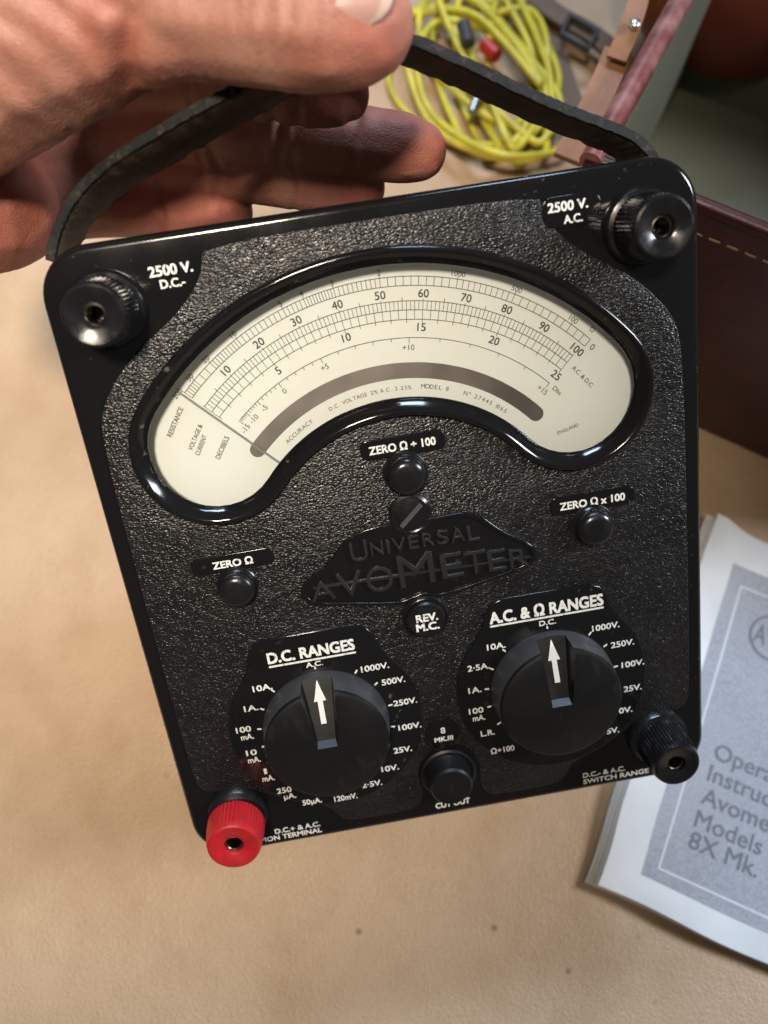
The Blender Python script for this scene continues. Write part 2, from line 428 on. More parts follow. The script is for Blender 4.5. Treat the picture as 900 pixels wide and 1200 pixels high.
for k in range(51): tick(m2, 69.0, 71.5, aV(k*2), .12)
for k in range(26): tick(m2, 68.1, 69.0, aV(k*4), .13)
oa = [-43.2, -40.1, -35.4, -28.4, -17.8, -13.4, -7.4, 1.6, 16.7, 28.4, 41.5, 46.6]; oc = [5, 3, 10, 10, 5, 10, 10, 10, 10, 8, 3]
for a, b_, c in zip(oa, oa[1:], oc):
    for k in range(c): tick(m2, 77.9, 80.3+(.7 if k == 0 else 0), a+(b_-a)*k/c, .13)
tick(m2, 77.9, 80.3, 46.6, .14)
da = [-41.0, -38.3, -34.3, -27.3, -15.2, 7.2, 45.7]
for a, b_ in zip(da, da[1:]):
    for k in range(5): tick(m2, 62.6 if k == 0 else 63.2, 64.1, a+(b_-a)*k/5, .14)
tick(m2, 62.6, 64.1, 45.7, .14)
mobj('scale_tick', m2.v, m2.f, 'ink', DIAL, None)
def dnum(s, r, a, h, width=None, rot=0, bold=0.0, name='numeral'):
    lettering(s, CX+r*math.sin(R_(a)), CY+r*math.cos(R_(a)), WP+.01, h, DIAL, width, bold, 'ink', -a+rot, .02, name=name)
for x in range(10, 101, 10): dnum(str(x), 75.95, aV(x), 2.25, bold=.012)
for x in range(5, 26, 5): dnum(str(x), 67.0, aV(x*4)-.1, 2.25, bold=.012)
for s, a in zip(['200', '50', '20', '10', '5', '4', '3', '2', '1000', '500', '100'], [-44.2, -40.2, -35.5, -28.4, -17.8, -13.4, -7.4, 1.6, 16.7, 28.4, 41.3]): dnum(s, 81.75, a, 1.55)
dnum('Ω', 82.6, 45.6, 1.4); dnum('0', 79.2, 48.0, 1.9)
for s, a in zip(['-15', '-10', '-5', '0', '+5', '+10', '+15'], [-41.6, -38.2, -34.2, -27.3, -15.2, 7.0, 45.4]): dnum(s, 61.5, a, 1.6)
dnum('Dbs', 64.0, 48.6, 1.4); dnum('A.C. & D.C.', 71.6, 51.0, 1.3, 8.5, 0, .005, name='legend')
dnum('RESISTANCE', 78.3, -49.4, 1.5, 9.0, 6, .01, 'legend')
dnum('VOLTAGE &', 71.6, -50.2, 1.4, 8.0, 6, .01, 'legend'); dnum('CURRENT', 69.2, -51.2, 1.4, 6.2, 6, .01, 'legend'); dnum('DECIBELS', 63.8, -49.2, 1.5, 7.0, 6, .01, 'legend')
def arctext(s, r, a0, h, name='legend', step=None):
    a = a0
    for ch in s:
        if ch != ' ': dnum(ch, r, a, h, None, 0, 0, name)
        a += math.degrees((h*(.95 if ch not in 'I1.' else .5))/r) if ch != ' ' else math.degrees(h*.6/r)
arctext('ACCURACY', 50.3, -36.5, 1.3); arctext('D.C. VOLTAGE 2% A.C. 2.25%', 50.4, -19.0, 1.15)
arctext('MODEL 8', 50.8, 11.5, 1.3); arctext('Nº 27445 1065', 50.8, 25.5, 1.25); lettering('ENGLAND', CX+58*math.sin(R_(60)), CY+58*math.cos(R_(60))+1.6, WP+.01, 1.1, DIAL, 6.4, 0, 'ink', 14, .02, name='legend')
# mirror strip
m3 = [(CX+r*math.sin(R_(a)), CY+r*math.cos(R_(a))) for r, a in [(57.4, -44.5+k*93/40) for k in range(41)]]
e_ = lambda a: (CX+55.2*math.sin(R_(a)), CY+55.2*math.cos(R_(a)))
c = e_(48.5); m3 += [(c[0]+2.2*math.cos(R_(41.5-180*k/8)), c[1]+2.2*math.sin(R_(41.5-180*k/8))) for k in range(1, 8)]
m3 += [(CX+53.0*math.sin(R_(48.5-k*93/40)), CY+53.0*math.cos(R_(48.5-k*93/40))) for k in range(41)]
c = e_(-44.5); m3 += [(c[0]+2.2*math.cos(R_(314.5-180*k/8)), c[1]+2.2*math.sin(R_(314.5-180*k/8))) for k in range(1, 8)]
slab('mirror_strip', [m3], W0-.4, W0+.03, 0, 'mirror_strip', DIAL)
# needle resting at zero
nd = MB()
aN = -43.6
for (r0, r1, t0, t1, wz0, wz1) in ((46, 76, .28, .26, W0+1.0, W0+2.0), (76, 81.2, .30, .18, W0+1.0, W0+2.0)):
    def P_(r, s, w): 
        q = pol(r, aN, w); return q+Vector((math.cos(R_(aN)), -math.sin(R_(aN)), 0))*s*MM
    b8 = [P_(r0, -t0, wz0), P_(r0, t0, wz0), P_(r1, t1, wz0), P_(r1, -t1, wz0), P_(r0, -t0*.6, wz1), P_(r0, t0*.6, wz1), P_(r1, t1*.6, wz1), P_(r1, -t1*.6, wz1)]
    a = len(nd.v); nd.v += b8
    for f in ((0, 1, 2, 3), (4, 5, 6, 7), (0, 1, 5, 4), (1, 2, 6, 5), (2, 3, 7, 6), (3, 0, 4, 7)): nd.f.append(tuple(a+i for i in f))
mobj('needle', nd.v, nd.f, 'needle', METER, 20)

# label islands and their lettering on the panel
def island(u, v, hw, hh, w1=.85): return slab('label_plate', [rrect(hw, hh, min(hw, hh)*.75, 6, u, v)], .0, w1, .25, 'bakelite', panel)
island(0, 32.3, 12.0, 2.9); lettering('ZERO Ω ÷ 100', -.2, 32.3, .87, 2.35, panel, 18.8, .03)
island(52.5, 6.4, 12.6, 2.9); lettering('ZERO Ω x 100', 52.4, 6.4, .87, 2.35, panel, 19.4, .03)
island(-53.2, 6.3, 12.0, 2.7); lettering('ZERO Ω', -53.2, 6.2, .87, 2.2, panel, 11.6, .03)
island(51.5, 86.6, 7.8, 3.9, .5); lettering('2500 V.', 50.6, 88.0, .52, 2.4, panel, 10.6, .03); lettering('A.C.', 51.8, 84.7, .52, 2.1, panel, 5.0, .03)
lettering('2500 V.', -52.0, 87.6, .03, 2.6, panel, 11.2, .03); lettering('D.C.-', -52.2, 84.3, .03, 2.2, panel, 6.4, .03)
lettering('CUT OUT', -.3, -92.0, .05, 2.2, panel, 11.6, .03)
lettering('D.C.- & A.C.', 51.2, -90.4, .05, 1.9, panel, 14.4, .02); lettering('SWITCH RANGE', 55.2, -93.0, .05, 1.9, panel, 22.4, .02)
lettering('D.C.+ & A.C.', -52.2, -90.6, .05, 1.9, panel, 15.0, .02); lettering('COMMON TERMINAL', -58.0, -93.1, .05, 1.9, panel, 27, .02)

# range plates, their lettering, and the knobs
def plate(cx, hw):
    c = (cx, -53)
    right = [(hw-5.5, -19.8), (hw-1.6, -21.2), (hw+.6, -24.5), (hw+1.6, -28.6), (hw+4.4, -33.0)]
    pts = [(cx+x, y) for x, y in right]
    a0 = math.degrees(math.atan2(-35.2+53, hw+6.5))
    pts += [(cx+30.4*math.cos(R_(a)), -53+30.4*math.sin(R_(a))) for a in np.linspace(a0-4, -180-a0+4, 60)]
    pts += [(cx-x, y) for x, y in right[::-1]]
    return slab('range_plate', [pts], .1, 1.05, .45, 'bakelite', METER, 3)
def ring_label(pl, body, u, v, h, width): lettering(body, u, v, 1.08, h, pl, width, .018)
def index(pl, cx, ang):
    a = R_(ang); mb = slab_mesh('index_mark', [rrect(.7 if ang != 90 else .45, .26, .2, 2)], 0, .06)
    place('index_mark', mb, 'paint_white', pl, cx+20.9*math.cos(a), -53+20.9*math.sin(a), 1.05, ang)
def knob(cx):
    k = lathe('selector_knob', [(0, .9), (19.6, .9), (19.7, 1.6), (19.6, 2.6), (19.4, 5), (18.9, 10.6), (18.4, 11.6), (17.4, 12.0), (0, 12.0)], 'knob_black', METER, cx, -53, 0, 96)
    k.data.materials.append(MATS['knob_skirt'])
    for p in k.data.polygons:
        if p.center.z-OFF.z < .0108 and p.center.z-OFF.z > .0011: p.material_index = 1
    # sloping notch cut from the rim to the centre; the arrow lies on its floor
    fl = lambda y: 10.0-(y-1)*.33
    cvs = []
    for y, hw in ((23, 4.9), (1.0, 2.7)):
        cvs += [(-hw, y, fl(y)), (hw, y, fl(y)), (hw+.9, y, 14.5), (-hw-.9, y, 14.5)]
    cvs[6] = (3.4, -2.2, 14.5); cvs[7] = (-3.4, -2.2, 14.5)
    cme = bpy.data.meshes.new('cut'); cme.from_pydata([Vector(((cx+x)*MM, (-53+y)*MM, z*MM))+OFF for x, y, z in cvs], [], [(0, 1, 2, 3), (7, 6, 5, 4), (0, 4, 5, 1), (1, 5, 6, 2), (2, 6, 7, 3), (3, 7, 4, 0)]); cme.update()
    bm = bmesh.new(); bm.from_mesh(cme); bmesh.ops.recalc_face_normals(bm, faces=bm.faces); bm.to_mesh(cme); bm.free()
    co_ = bpy.data.objects.new('cut', cme); COL.objects.link(co_)
    ko = bpy.data.objects.new('ktmp', k.data); COL.objects.link(ko)
    md = ko.modifiers.new('b', 'BOOLEAN'); md.operation = 'DIFFERENCE'; md.object = co_; md.solver = 'EXACT'
    dg = bpy.context.evaluated_depsgraph_get(); dg.update()
    nm = bpy.data.meshes.new_from_object(ko.evaluated_get(dg)); nm.name = 'selector_knob'
    bpy.data.objects.remove(ko); bpy.data.objects.remove(co_)
    k.data = nm; finish(nm, 35)
    zl = lambda y: fl(y)+.08
    mb = MB()
    prof_ = [(18.4, .05), (16.0, .75), (14, 1.35), (12.4, 1.85)]
    def strip(pr):
        for (y0, h0), (y1, h1) in zip(pr, pr[1:]):
            mb.quad([Vector(((cx+x)*MM, (-53+y)*MM, zl(y)*MM))+OFF for x, y in ((-h0, y0), (h0, y0), (h1, y1), (-h1, y1))])
    strip(prof_); strip([(12.4, .78), (9, .80), (5.8, .82)])
    mobj('pointer_arrow', mb.v, mb.f, 'arrow_white', k, None)
    return k
PD = plate(-36, 18.6); PA = plate(36, 18.6)
knob(-36); knob(36)
lettering('D.C. RANGES', -36.3, -26.2, 1.08, 3.7, PD, 26.6, .035)
place('underline', slab_mesh('underline', [rrect(13.3, .3, .2, 2)], 0, .06), 'paint_white', PD, -36.3, -29.2, 1.05)
lettering('A.C. & Ω RANGES', 36.2, -25.6, 1.08, 3.9, PA, 35.4, .035)
place('underline', slab_mesh('underline', [rrect(17.7, .3, .2, 2)], 0, .06), 'paint_white', PA, 36.2, -28.5, 1.05)
ring_label(PD, 'A.C.', -36.0, -30.7, 1.7, 5.2); ring_label(PA, 'D.C.', 36.2, -30.3, 1.8, 5.2)
for b_, u, v, wd in [('1000V.', -18.9, -35.4, 9.2), ('500V.', -14.0, -41.2, 7.8), ('250V.', -11.4, -49.4, 7.9), ('100V.', -11.2, -58.6, 7.8), ('25V.', -14.6, -66.8, 6.2), ('10V.', -19.6, -73.0, 6.0), ('2·5V.', -26.2, -77.8, 7.0),
                    ('10A.', -52.4, -35.7, 6.4), ('1A.', -57.2, -42.1, 4.6), ('100', -61.0, -49.2, 5.0), ('mA.', -60.4, -52.0, 4.2), ('10', -60.3, -58.0, 3.6), ('mA.', -60.0, -60.8, 4.2), ('1', -57.4, -65.8, 1.0), ('mA.', -57.0, -68.6, 4.2),
                    ('250', -53.0, -74.2, 5.0), ('μA.', -51.6, -76.8, 4.2), ('50μA.', -45.0, -80.4, 6.6), ('120mV.', -35.4, -81.2, 8.0)]:
    ring_label(PD, b_, u+(.8 if u > -36 else -.5), v, 2.1, wd*.94)
for b_, u, v, wd in [('1000V.', 53.4, -35.2, 9.2), ('250V.', 58.4, -42.2, 7.9), ('100V.', 61.4, -50.0, 7.8), ('25V.', 61.0, -59.0, 6.2), ('10V.', 57.8, -66.8, 6.0), ('2·5V.', 52.6, -73.8, 7.0),
                    ('10A.', 20.4, -35.4, 6.2), ('2·5A.', 14.2, -41.7, 7.4), ('1A.', 12.2, -49.6, 4.4), ('100', 11.8, -57.2, 5.0), ('mA.', 12.4, -60.0, 4.2), ('L.R.', 14.6, -66.2, 4.8), ('Ω÷100', 18.8, -73.6, 8.2)]:
    ring_label(PA, b_, u+(.8 if u > 36 else -.7), v, 2.1, wd*.94)
for pl, cx, angs in ((PD, -36, [90, 55, 34, 9, -13, -32, -50, -66, 132, 152, 172, -170, -150, -132, -112]), (PA, 36, [90, 51, 32, 8, -13, -33, -52, 132, 152, 172, -170, -150, -132, -110, -90])):
    for a in angs: index(pl, cx, a)

# adjusters, buttons, screw, disc
def dome(name, u, v, r, h, material='cap_black', collar=True):
    if collar: base = lathe('adjuster_knob', [(0, .4), (r+.9, .4), (r+.8, .9), (r+.5, 1.15), (r+.1, 1.1), (r*.95, 1.6), (r, h*.55), (r*.96, h*.75), (r*.84, h*.90), (r*.6, h*.98), (r*.3, h), (0, h)], material, METER, u, v, 0, 56)
    return base
dome('z', -.4, 24.2, 5.6, 6); dome('z', 51.9, -.9, 5.6, 6); dome('z', -53.3, -1.4, 5.3, 5.5)
SC = lathe('cover_screw', [(0, .4), (6.3, .4), (6.2, 1.2), (5.4, 1.7), (5.0, 1.5), (4.7, 1.55), (3, 1.9), (0, 2.0)], 'cap_black', METER, -.7, 11.9, 0, 48)
place('screw_slot', slab_mesh('screw_slot', [rrect(4.4, .55, .2, 2)], 0, .06), 'ink', SC, -.7, 11.9, 2.0, 42)
place('screw_slot', slab_mesh('screw_slot', [rrect(4.4, .14, .1, 2)], 0, .05), 'grey_metal', SC, -.3, 11.4, 2.08, 42)
RB = lathe('movement_button', [(0, .4), (7.2, .4), (7.1, 1.3), (6.5, 1.9), (6.1, 1.6), (5.9, 1.7), (5.8, 3.4), (5.3, 4.0), (0, 4.1)], 'cap_black', METER, -.6, -21.2, 0, 56)
lettering('REV.', -.4, -20.0, 4.13, 2.5, RB, 6.6, .035); lettering('M.C.', -.5, -23.0, 4.13, 2.5, RB, 7.0, .035)
CB = lathe('cutout_button', [(0, .0), (9.3, .0), (9.1, .9), (8.4, 1.3), (7.9, 1.0), (7.3, .8), (6.9, 1.4), (6.8, 7.2), (6.2, 8.0), (4.5, 8.1), (0, 7.4)], 'knob_black', METER, -.4, -79.3, 0, 56)
DB = lathe('type_disc', [(0, .4), (5.6, .4), (5.5, .9), (5.1, 1.1), (0, 1.1)], 'bakelite', METER, -.3, -63.9, 0, 48)
lettering('8', -.2, -62.3, 1.13, 2.2, DB, None, .03); lettering('MK.III', -.3, -65.5, 1.13, 1.7, DB, 6.0, .03)

# moulded name plate
lg = [(-36.2, -6.8), (-35, -4.2), (-31.5, -1.6), (-27, .4), (-24.5, 3.2), (-21.9, 6.6), (-16.5, 9.3), (-9.5, 10.3), (0, 9.6), (8, 9.9), (14, 10.2), (19.5, 8.2), (23.8, 3.4), (29, -.6), (33.6, -3.6), (35.2, -7), (33.6, -10), (27, -11.7), (6.5, -15.8), (3, -15.0), (0, -14), (-4, -15), (-8, -16.2), (-24.2, -13.0), (-31, -11.8), (-35, -10)]
lgs = chaikin(lg, 2)
LG = slab('name_plate', [lgs], .2, 1.0, .3, 'bakelite', METER)
ccx, ccy = 0, -2.5
lgi = [((x-ccx)*.955+ccx, (y-ccy)*.91+ccy) for x, y in lgs]
slab('plate_rim', [lgs, lgi], .6, 1.7, .3, 'bakelite', LG)
for s, u, v, h, wd in [('U', -17, 3.6, 6.4, 5.0), ('N', -11.7, 3.3, 4.2, 3.6), ('I', -8.4, 3.4, 4.2, .9), ('V', -5.2, 3.5, 4.3, 3.8), ('E', -.9, 3.6, 4.3, 3.0), ('R', 3.4, 3.6, 4.4, 3.4), ('S', 7.6, 3.6, 4.5, 3.4), ('A', 12, 3.5, 4.7, 4.4), ('L', 16.6, 3.3, 5.0, 3.4),
                       ('A', -29.4, -6.9, 6.2, 7.6), ('V', -21.2, -6.2, 8.0, 7.4), ('O', -12.4, -6.1, 8.4, 8.0), ('M', -1.4, -5.0, 10.6, 10.4), ('E', 9.2, -5.6, 8.2, 6.4), ('T', 16.2, -5.9, 7.6, 6.4), ('E', 22.6, -6.4, 7.0, 5.4), ('R', 29.2, -7.0, 6.4, 5.6)]:
    lettering(s, u, v, 1.2, h, LG, wd, 0, 'letter_black', 1.0, .6, name='embossed_letter', bev=.022)
place('crossbar', slab_mesh('crossbar', [rrect(32.5, .35, .2, 2)], 0, .55), 'letter_black', LG, .5, -6.6, .9, -1.5)

# terminals in the four corners
def terminal(u, v, col, rc, red=False):
    col_ = lathe('terminal', [(0, .0), (9.9, .0), (9.8, 1.6), (9.2, 2.6), (8.2, 3.0), (7.4, 3.4), (7.3, 5.6), (0, 5.6)], 'cap_black', METER, u, v, 0, 56)
    z0 = 5.4 if red else 3.2
    lathe('terminal_cap', [(0, z0), (rc*.95, z0), (rc+.7, z0+.5, 1), (rc+.65, z0+4, 1), (rc+.35, 13.4, 1), (rc+.1, 14.8, .5), (rc-.3, 15.8, 0), (rc-.9, 16.1, 0), (3.6, 15.5, 0), (3.0, 15.2), (2.7, 14.2), (2.5, 12.5), (2.4, 7), (0, 7)], col, col_, u, v, 0, 184, (46, .30), 30)
    lathe('socket_ring', [(2.75, 12.0), (2.72, 14.3), (2.35, 14.5), (2.1, 14.2), (2.0, 9), (2.0, 8)], 'brass_dark', col_, u, v, 0, 32)
terminal(-69.5, 80.3, 'cap_black', 7.7); terminal(69.3, 80.0, 'cap_black', 7.7); terminal(69.5, -79.6, 'cap_black', 7.4); terminal(-69.7, -80.0, 'red_plastic', 8.3, True)

# carrying strap with its lugs
def catmull(pts, n=10):
    P = [np.array(p, float) for p in pts]; P = [2*P[0]-P[1]]+P+[2*P[-1]-P[-2]]
    out = []
    for i in range(1, len(P)-2):
        for k in range(n):
            t_ = k/n; a, b_, c_, d = P[i-1], P[i], P[i+1], P[i+2]
            out.append(.5*((2*b_)+(-a+c_)*t_+(2*a-5*b_+4*c_-d)*t_**2+(-a+3*b_-3*c_+d)*t_**3))
    out.append(P[-2]); return out
def panel_uv(px, py, w):            # where the sight line through px,py meets the plane w mm above the panel
    o = PW(0, 0, w); d = S(px, py, 1.0)-Vector((0, 0, CAM_H)); s_ = (o-Vector((0, 0, CAM_H))).dot(wn)/d.dot(wn)
    q = Vector((0, 0, CAM_H))+d*s_-PW(0, 0, 0)
    return (q.dot(wu)*1000, q.dot(wv)*1000, w)
strap_px = [(58, 306, -8), (64, 276, -8), (78, 243, -7), (102, 212, -6), (136, 183, -3), (180, 156, 0), (230, 127, 3), (290, 97, 6), (350, 68, 8), (410, 46, 9), (470, 42, 8), (535, 68, 5), (600, 99, 1), (660, 126, -3), (715, 147, -6), (748, 163, -7), (768, 186, -8), (772, 205, -8)]
path = catmull([panel_uv(*q) for q in strap_px], 12)
vs, fs = [], []; TH, WD = 1.15, 16.5
for i, p in enumerate(path):
    tg = path[min(i+1, len(path)-1)]-path[max(i-1, 0)]; tg /= np.linalg.norm(tg)
    tl = R_(11+6*math.sin(i*.033))
    wdv = np.array([0, -math.sin(tl), -math.cos(tl)]); wdv -= tg*(wdv@tg); wdv /= np.linalg.norm(wdv)
    nr = np.cross(wdv, tg); nr = nr if nr[1] > 0 or abs(nr[1]) < .2 else -nr
    jit = 1+.02*math.sin(i*.7)+.015*math.sin(i*1.3)
    for a, b_ in ((0, -TH), (0, TH), (.8, TH+.25), (WD-.8, TH+.25), (WD, TH), (WD, -TH), (WD-.8, -TH-.25), (.8, -TH-.25)):
        q = p+wdv*a*jit+nr*b_*(jit+random.uniform(-.12, .12)); vs.append(Vector(q*MM)+OFF)
n = 8; sface = []
for i in range(len(path)-1):
    for k in range(n):
        a = i*n+k; b_ = i*n+(k+1) % n; fs.append((a, b_, b_+n, a+n)); sface.append(1 if k == 6 else 0)
fs += [tuple(range(8)), tuple(range((len(path)-1)*n, len(path)*n))]
ST = mobj('carrying_strap', vs, fs, ['strap_black', 'strap_suede'], METER, 50)
for k, f in enumerate(sface):
    ST.data.polygons[k].material_index = f
def lug(u0, u1, v, w):
    o = slab('strap_lug', [rrect((u1-u0)/2, 1.6, 1.2, 4, (u0+u1)/2, v)], w-14, w, .6, 'nickel', METER)
    for uu in (u0+3, u1-3): lathe('rivet', [(0, 0), (2.2, 0), (2.0, .7), (1.2, 1.2), (0, 1.4)], 'nickel', o, uu, v+.4, w, 20)
lug(42, 58, 93.6, -8); lug(-62, -44, 93.6, -9)

# ------------------------------------------------------------------ test lead (yellow cable)
def tube(name, pts, r, material, parent=None, sides=8):
    vs, fs = [], []; up = Vector((0, 0, 1)); pts = [Vector(p) for p in pts]
    for i, p in enumerate(pts):
        tg = (pts[min(i+1, len(pts)-1)]-pts[max(i-1, 0)]).normalized()
        s_ = tg.cross(up)
        s_ = s_.normalized() if s_.length > 1e-4 else Vector((1, 0, 0)); u_ = s_.cross(tg)
        for k in range(sides):
            a = 2*math.pi*k/sides; vs.append(p+(s_*math.cos(a)+u_*math.sin(a))*r)
    for i in range(len(pts)-1):
        for k in range(sides):
            a = i*sides+k; b_ = i*sides+(k+1) % sides; fs.append((a, b_, b_+sides, a+sides))
    fs += [tuple(range(sides)), tuple(range((len(pts)-1)*sides, len(pts)*sides))]
    return mobj(name, vs, fs, material, parent, 60)
TL = empty('test_lead', G(575, 90)); tag(TL, 'coiled yellow test lead heaped on the tan leather behind the strap', 'cable')
rel = TL.location.copy()
pts = []
rng = np.random.RandomState(3)
pts += [(606, 195, .004), (640, 160, .006), (628, 120, .012)]
for k in range(9):
    cx, cy = 580+rng.uniform(-26, 26), 84+rng.uniform(-20, 22)
    A, B = rng.uniform(84, 128), rng.uniform(26, 72); ph = R_(64+rng.uniform(-22, 24))
    for j in range(7):
        a = 2*math.pi*j/7+rng.uniform(-.32, .32); kk = rng.uniform(.86, 1.10)
        x = cx+kk*(A*math.cos(a)*math.cos(ph)-B*math.sin(a)*math.sin(ph)); y = cy+kk*(A*math.cos(a)*math.sin(ph)+B*math.sin(a)*math.cos(ph))
        pts.append((x, y, .0030+.0015*k+rng.uniform(0, .008)))
pts += [(560, 20, .02), (500, 15, .012), (470, 45, .004), (455, 88, .0030), (468, 122, .0030), (500, 150, .0030), (530, 166, .0030), (568, 170, .006), (605, 166, .012), (640, 140, .016), (655, 95, .014), (640, 50, .012), (612, 10, .01), (600, -40, .006)]
tube('cable', [Vector(q)-rel for q in catmull([G(x, y, h) for x, y, h in pts], 8)], .0021, 'yellow_pvc', TL)
def lay(name, a, b_, r, material, parent, h0, h1, taper=1.0):
    p, q = G(*a, h0)-rel, G(*b_, h1)-rel
    ps = [p+(q-p)*k/6 for k in range(7)]
    o = tube(name, ps, r, material, parent, 12); return o
lay('plug', (568, 52), (582, 66), .0042, 'red_plug', TL, .026, .026)
lay('plug', (543, 28), (549, 52), .0042, 'ink', TL, .024, .022)
lay('probe_tip', (553, 132), (562, 108), .0028, 'grey_metal', TL, .020, .022); lay('plug', (556, 95), (562, 108), .0036, 'brown_leather', TL, .022, .022)

# ------------------------------------------------------------------ the maroon leather case lying open
HC = .130
corner = G(685, 189, HC); e1 = Vector((.8839, -.4677, 0)); e2 = Vector((.4677, .8839, 0)); ez = Vector((0, 0, 1))
LX, LY, T = .215, .205, .005
rotc = Matrix((e1, e2, ez)).transposed()
CASE = empty('leather_case', Vector((corner.x, corner.y, 0)), rotc)
tag(CASE, 'open maroon leather instrument case with stitched rim and pale stained lining', 'case')
def box(name, x0, x1, y0, y1, z0_, z1_, material, parent, bev=.0012):
    bm = bmesh.new(); bmesh.ops.create_cube(bm, size=1)
    for v in bm.verts: v.co = Vector((x0+(x1-x0)*(v.co.x+.5), y0+(y1-y0)*(v.co.y+.5), z0_+(z1_-z0_)*(v.co.z+.5)))
    if bev: bmesh.ops.bevel(bm, geom=bm.edges[:], offset=bev, segments=2, affect='EDGES', profile=.6)
    me = bpy.data.meshes.new(name); bm.to_mesh(me); bm.free(); me.materials.append(MATS[material]); finish(me, 40)
    return link(bpy.data.objects.new(name, me), parent)
# front wall with a slight bulge
def wall(name, x0, x1, y0, y1, material, bul):
    vs, fs = [], []; nx, nz = 24, 14
    for side in (0, 1):
        for j in range(nz+1):
            for i in range(nx+1):
                s_, q = i/nx, j/nz
                b_ = bul*math.sin(math.pi*s_)*math.sin(math.pi*min(1, q*1.1))
                if abs(x1-x0) > abs(y1-y0): vs.append((x0+(x1-x0)*s_, (y0 if side == 0 else y1)-b_, HC*q))
                else: vs.append(((x0 if side == 0 else x1)-b_, y0+(y1-y0)*s_, HC*q))
    m_ = (nx+1)*(nz+1)
    for j in range(nz):
        for i in range(nx):
            a = j*(nx+1)+i; fs.append((a, a+1, a+nx+2, a+nx+1)); fs.append((a+m_, a+nx+1+m_, a+nx+2+m_, a+1+m_))
    for i in range(nx): a = nz*(nx+1)+i; fs.append((a, a+1, a+1+m_, a+m_)); fs.append((i, i+1, i+1+m_, i+m_))
    for j in range(nz):
        for e in (0, nx): a = j*(nx+1)+e; fs.append((a, a+nx+1, a+nx+1+m_, a+m_))
    return mobj(name, vs, fs, material, CASE, 50)
FW = wall('front_wall', 0, LX, 0, T, 'maroon_leather', .004)
wall('side_wall', 0, T, T, LY, 'maroon_leather', .002); wall('side_wall', LX-T, LX, T, LY, 'maroon_leather', -.002)
wall('back_wall', T, LX-T, LY-T, LY, 'maroon_leather', -.002)
LN = box('lining', T+.0005, LX-T-.0005, T+.0005, LY-T-.0005, .002, .006, 'case_lining', CASE, 0)
for nm, a in (('lining_wall', (T+.0002, T+.0016, T, LY-T)), ('lining_wall', (LX-T-.0016, LX-T-.0002, T, LY-T)), ('lining_wall', (T+.0018, LX-T-.0018, LY-T-.0016, LY-T-.0002)), ('lining_wall', (T+.0018, LX-T-.0018, T+.0002+.004, T+.0016+.004))):
    box(nm, *a, .006, HC-.006, 'case_lining', CASE, 0)
# rolled rim piping and stitching on the front wall
tube('rim_piping', [Vector((LX*k/20, .0022-.004*math.sin(math.pi*k/20)*.25, HC)) for k in range(21)], .0027, 'maroon_leather', CASE, 12)
tube('rim_piping', [Vector((.0022, LY*k/20, HC+.0005)) for k in range(21)], .0044, 'maroon_piping', CASE, 12)
nst = 30
base_st = None
for k in range(nst):
    x = .004+k*(LX-.008)/nst; L_ = (LX-.008)/nst*.72
    yb = -.004*math.sin(math.pi*x/LX)*math.sin(math.pi*min(1, .92*1.1))-.0004
    me = bpy.data.meshes.new('stitch') if base_st is None else base_st
    if base_st is None:
        bm = bmesh.new(); bmesh.ops.create_cube(bm, size=1)
        for v in bm.verts: v.co = Vector((v.co.x*L_*.9, v.co.y*.0008, v.co.z*.0007))
        bmesh.ops.bevel(bm, geom=bm.edges[:], offset=.0003, segments=1, affect='EDGES'); bm.to_mesh(me); bm.free(); me.materials.append(MATS['thread']); base_st = me
    o = link(bpy.data.objects.new('stitch', me), FW); o.location = (x+L_/2, yb, HC-.0115); o.rotation_euler = (0, R_(random.uniform(-3, 3)), 0)
def ribbon(name, pts, width, th, material, parent, rel_m=None, angle=45):
    P = [Vector(p) for p in pts]; vs, fs = [], []
    for i, p in enumerate(P):
        tg = (P[min(i+1, len(P)-1)]-P[max(i-1, 0)]).normalized(); sd = tg.cross(Vector((0, 0, 1))).normalized(); up = sd.cross(tg)
        for a, b_ in ((-1, 0), (1, 0), (1, 1), (-1, 1)): vs.append(p+sd*a*width/2+up*b_*th)
    for i in range(len(P)-1):
        for k in range(4):
            a = i*4+k; b_ = i*4+(k+1) % 4; fs.append((a, b_, b_+4, a+4))
    fs += [(0, 1, 2, 3), tuple(range(len(P)*4-4, len(P)*4))]
    if rel_m is not None: vs = [rel_m@v for v in vs]
    return mobj(name, vs, fs, material, parent, angle)
cinv = CASE.matrix_world.inverted() if False else (Matrix.Translation(Vector((corner.x, corner.y, 0)))@rotc.to_4x4()).inverted()
rb = ribbon('case_strap', catmull([G(664, 190, .116), G(682, 155, .119), G(700, 118, .121), G(712, 92, .122), G(722, 66, .121)], 5), .011, .003, 'brown_leather', CASE, cinv)
rb2 = ribbon('case_strap', catmull([G(722, 72, .126), G(732, 48, .130), G(742, 20, .133), G(752, -20, .134)], 5), .008, .003, 'brown_leather', CASE, cinv)
def disc_at(name, p, r, h, material, parent, rel_m):
    me = lathe_mesh(name, [(0, 0), (r, 0), (r*.95, h*.5), (r*.6, h*.9), (0, h)], 20); me.materials.append(MATS[material]); finish(me, 40)
    me.transform(Matrix.Translation(rel_m@p)); return link(bpy.data.objects.new(name, me), parent)
disc_at('rivet', G(744, 28, .1365), 2.2, 1.6, 'nickel', rb2, cinv)
disc_at('rivet', G(694, 172, .120), 2.8, 1.8, 'nickel', rb, cinv)
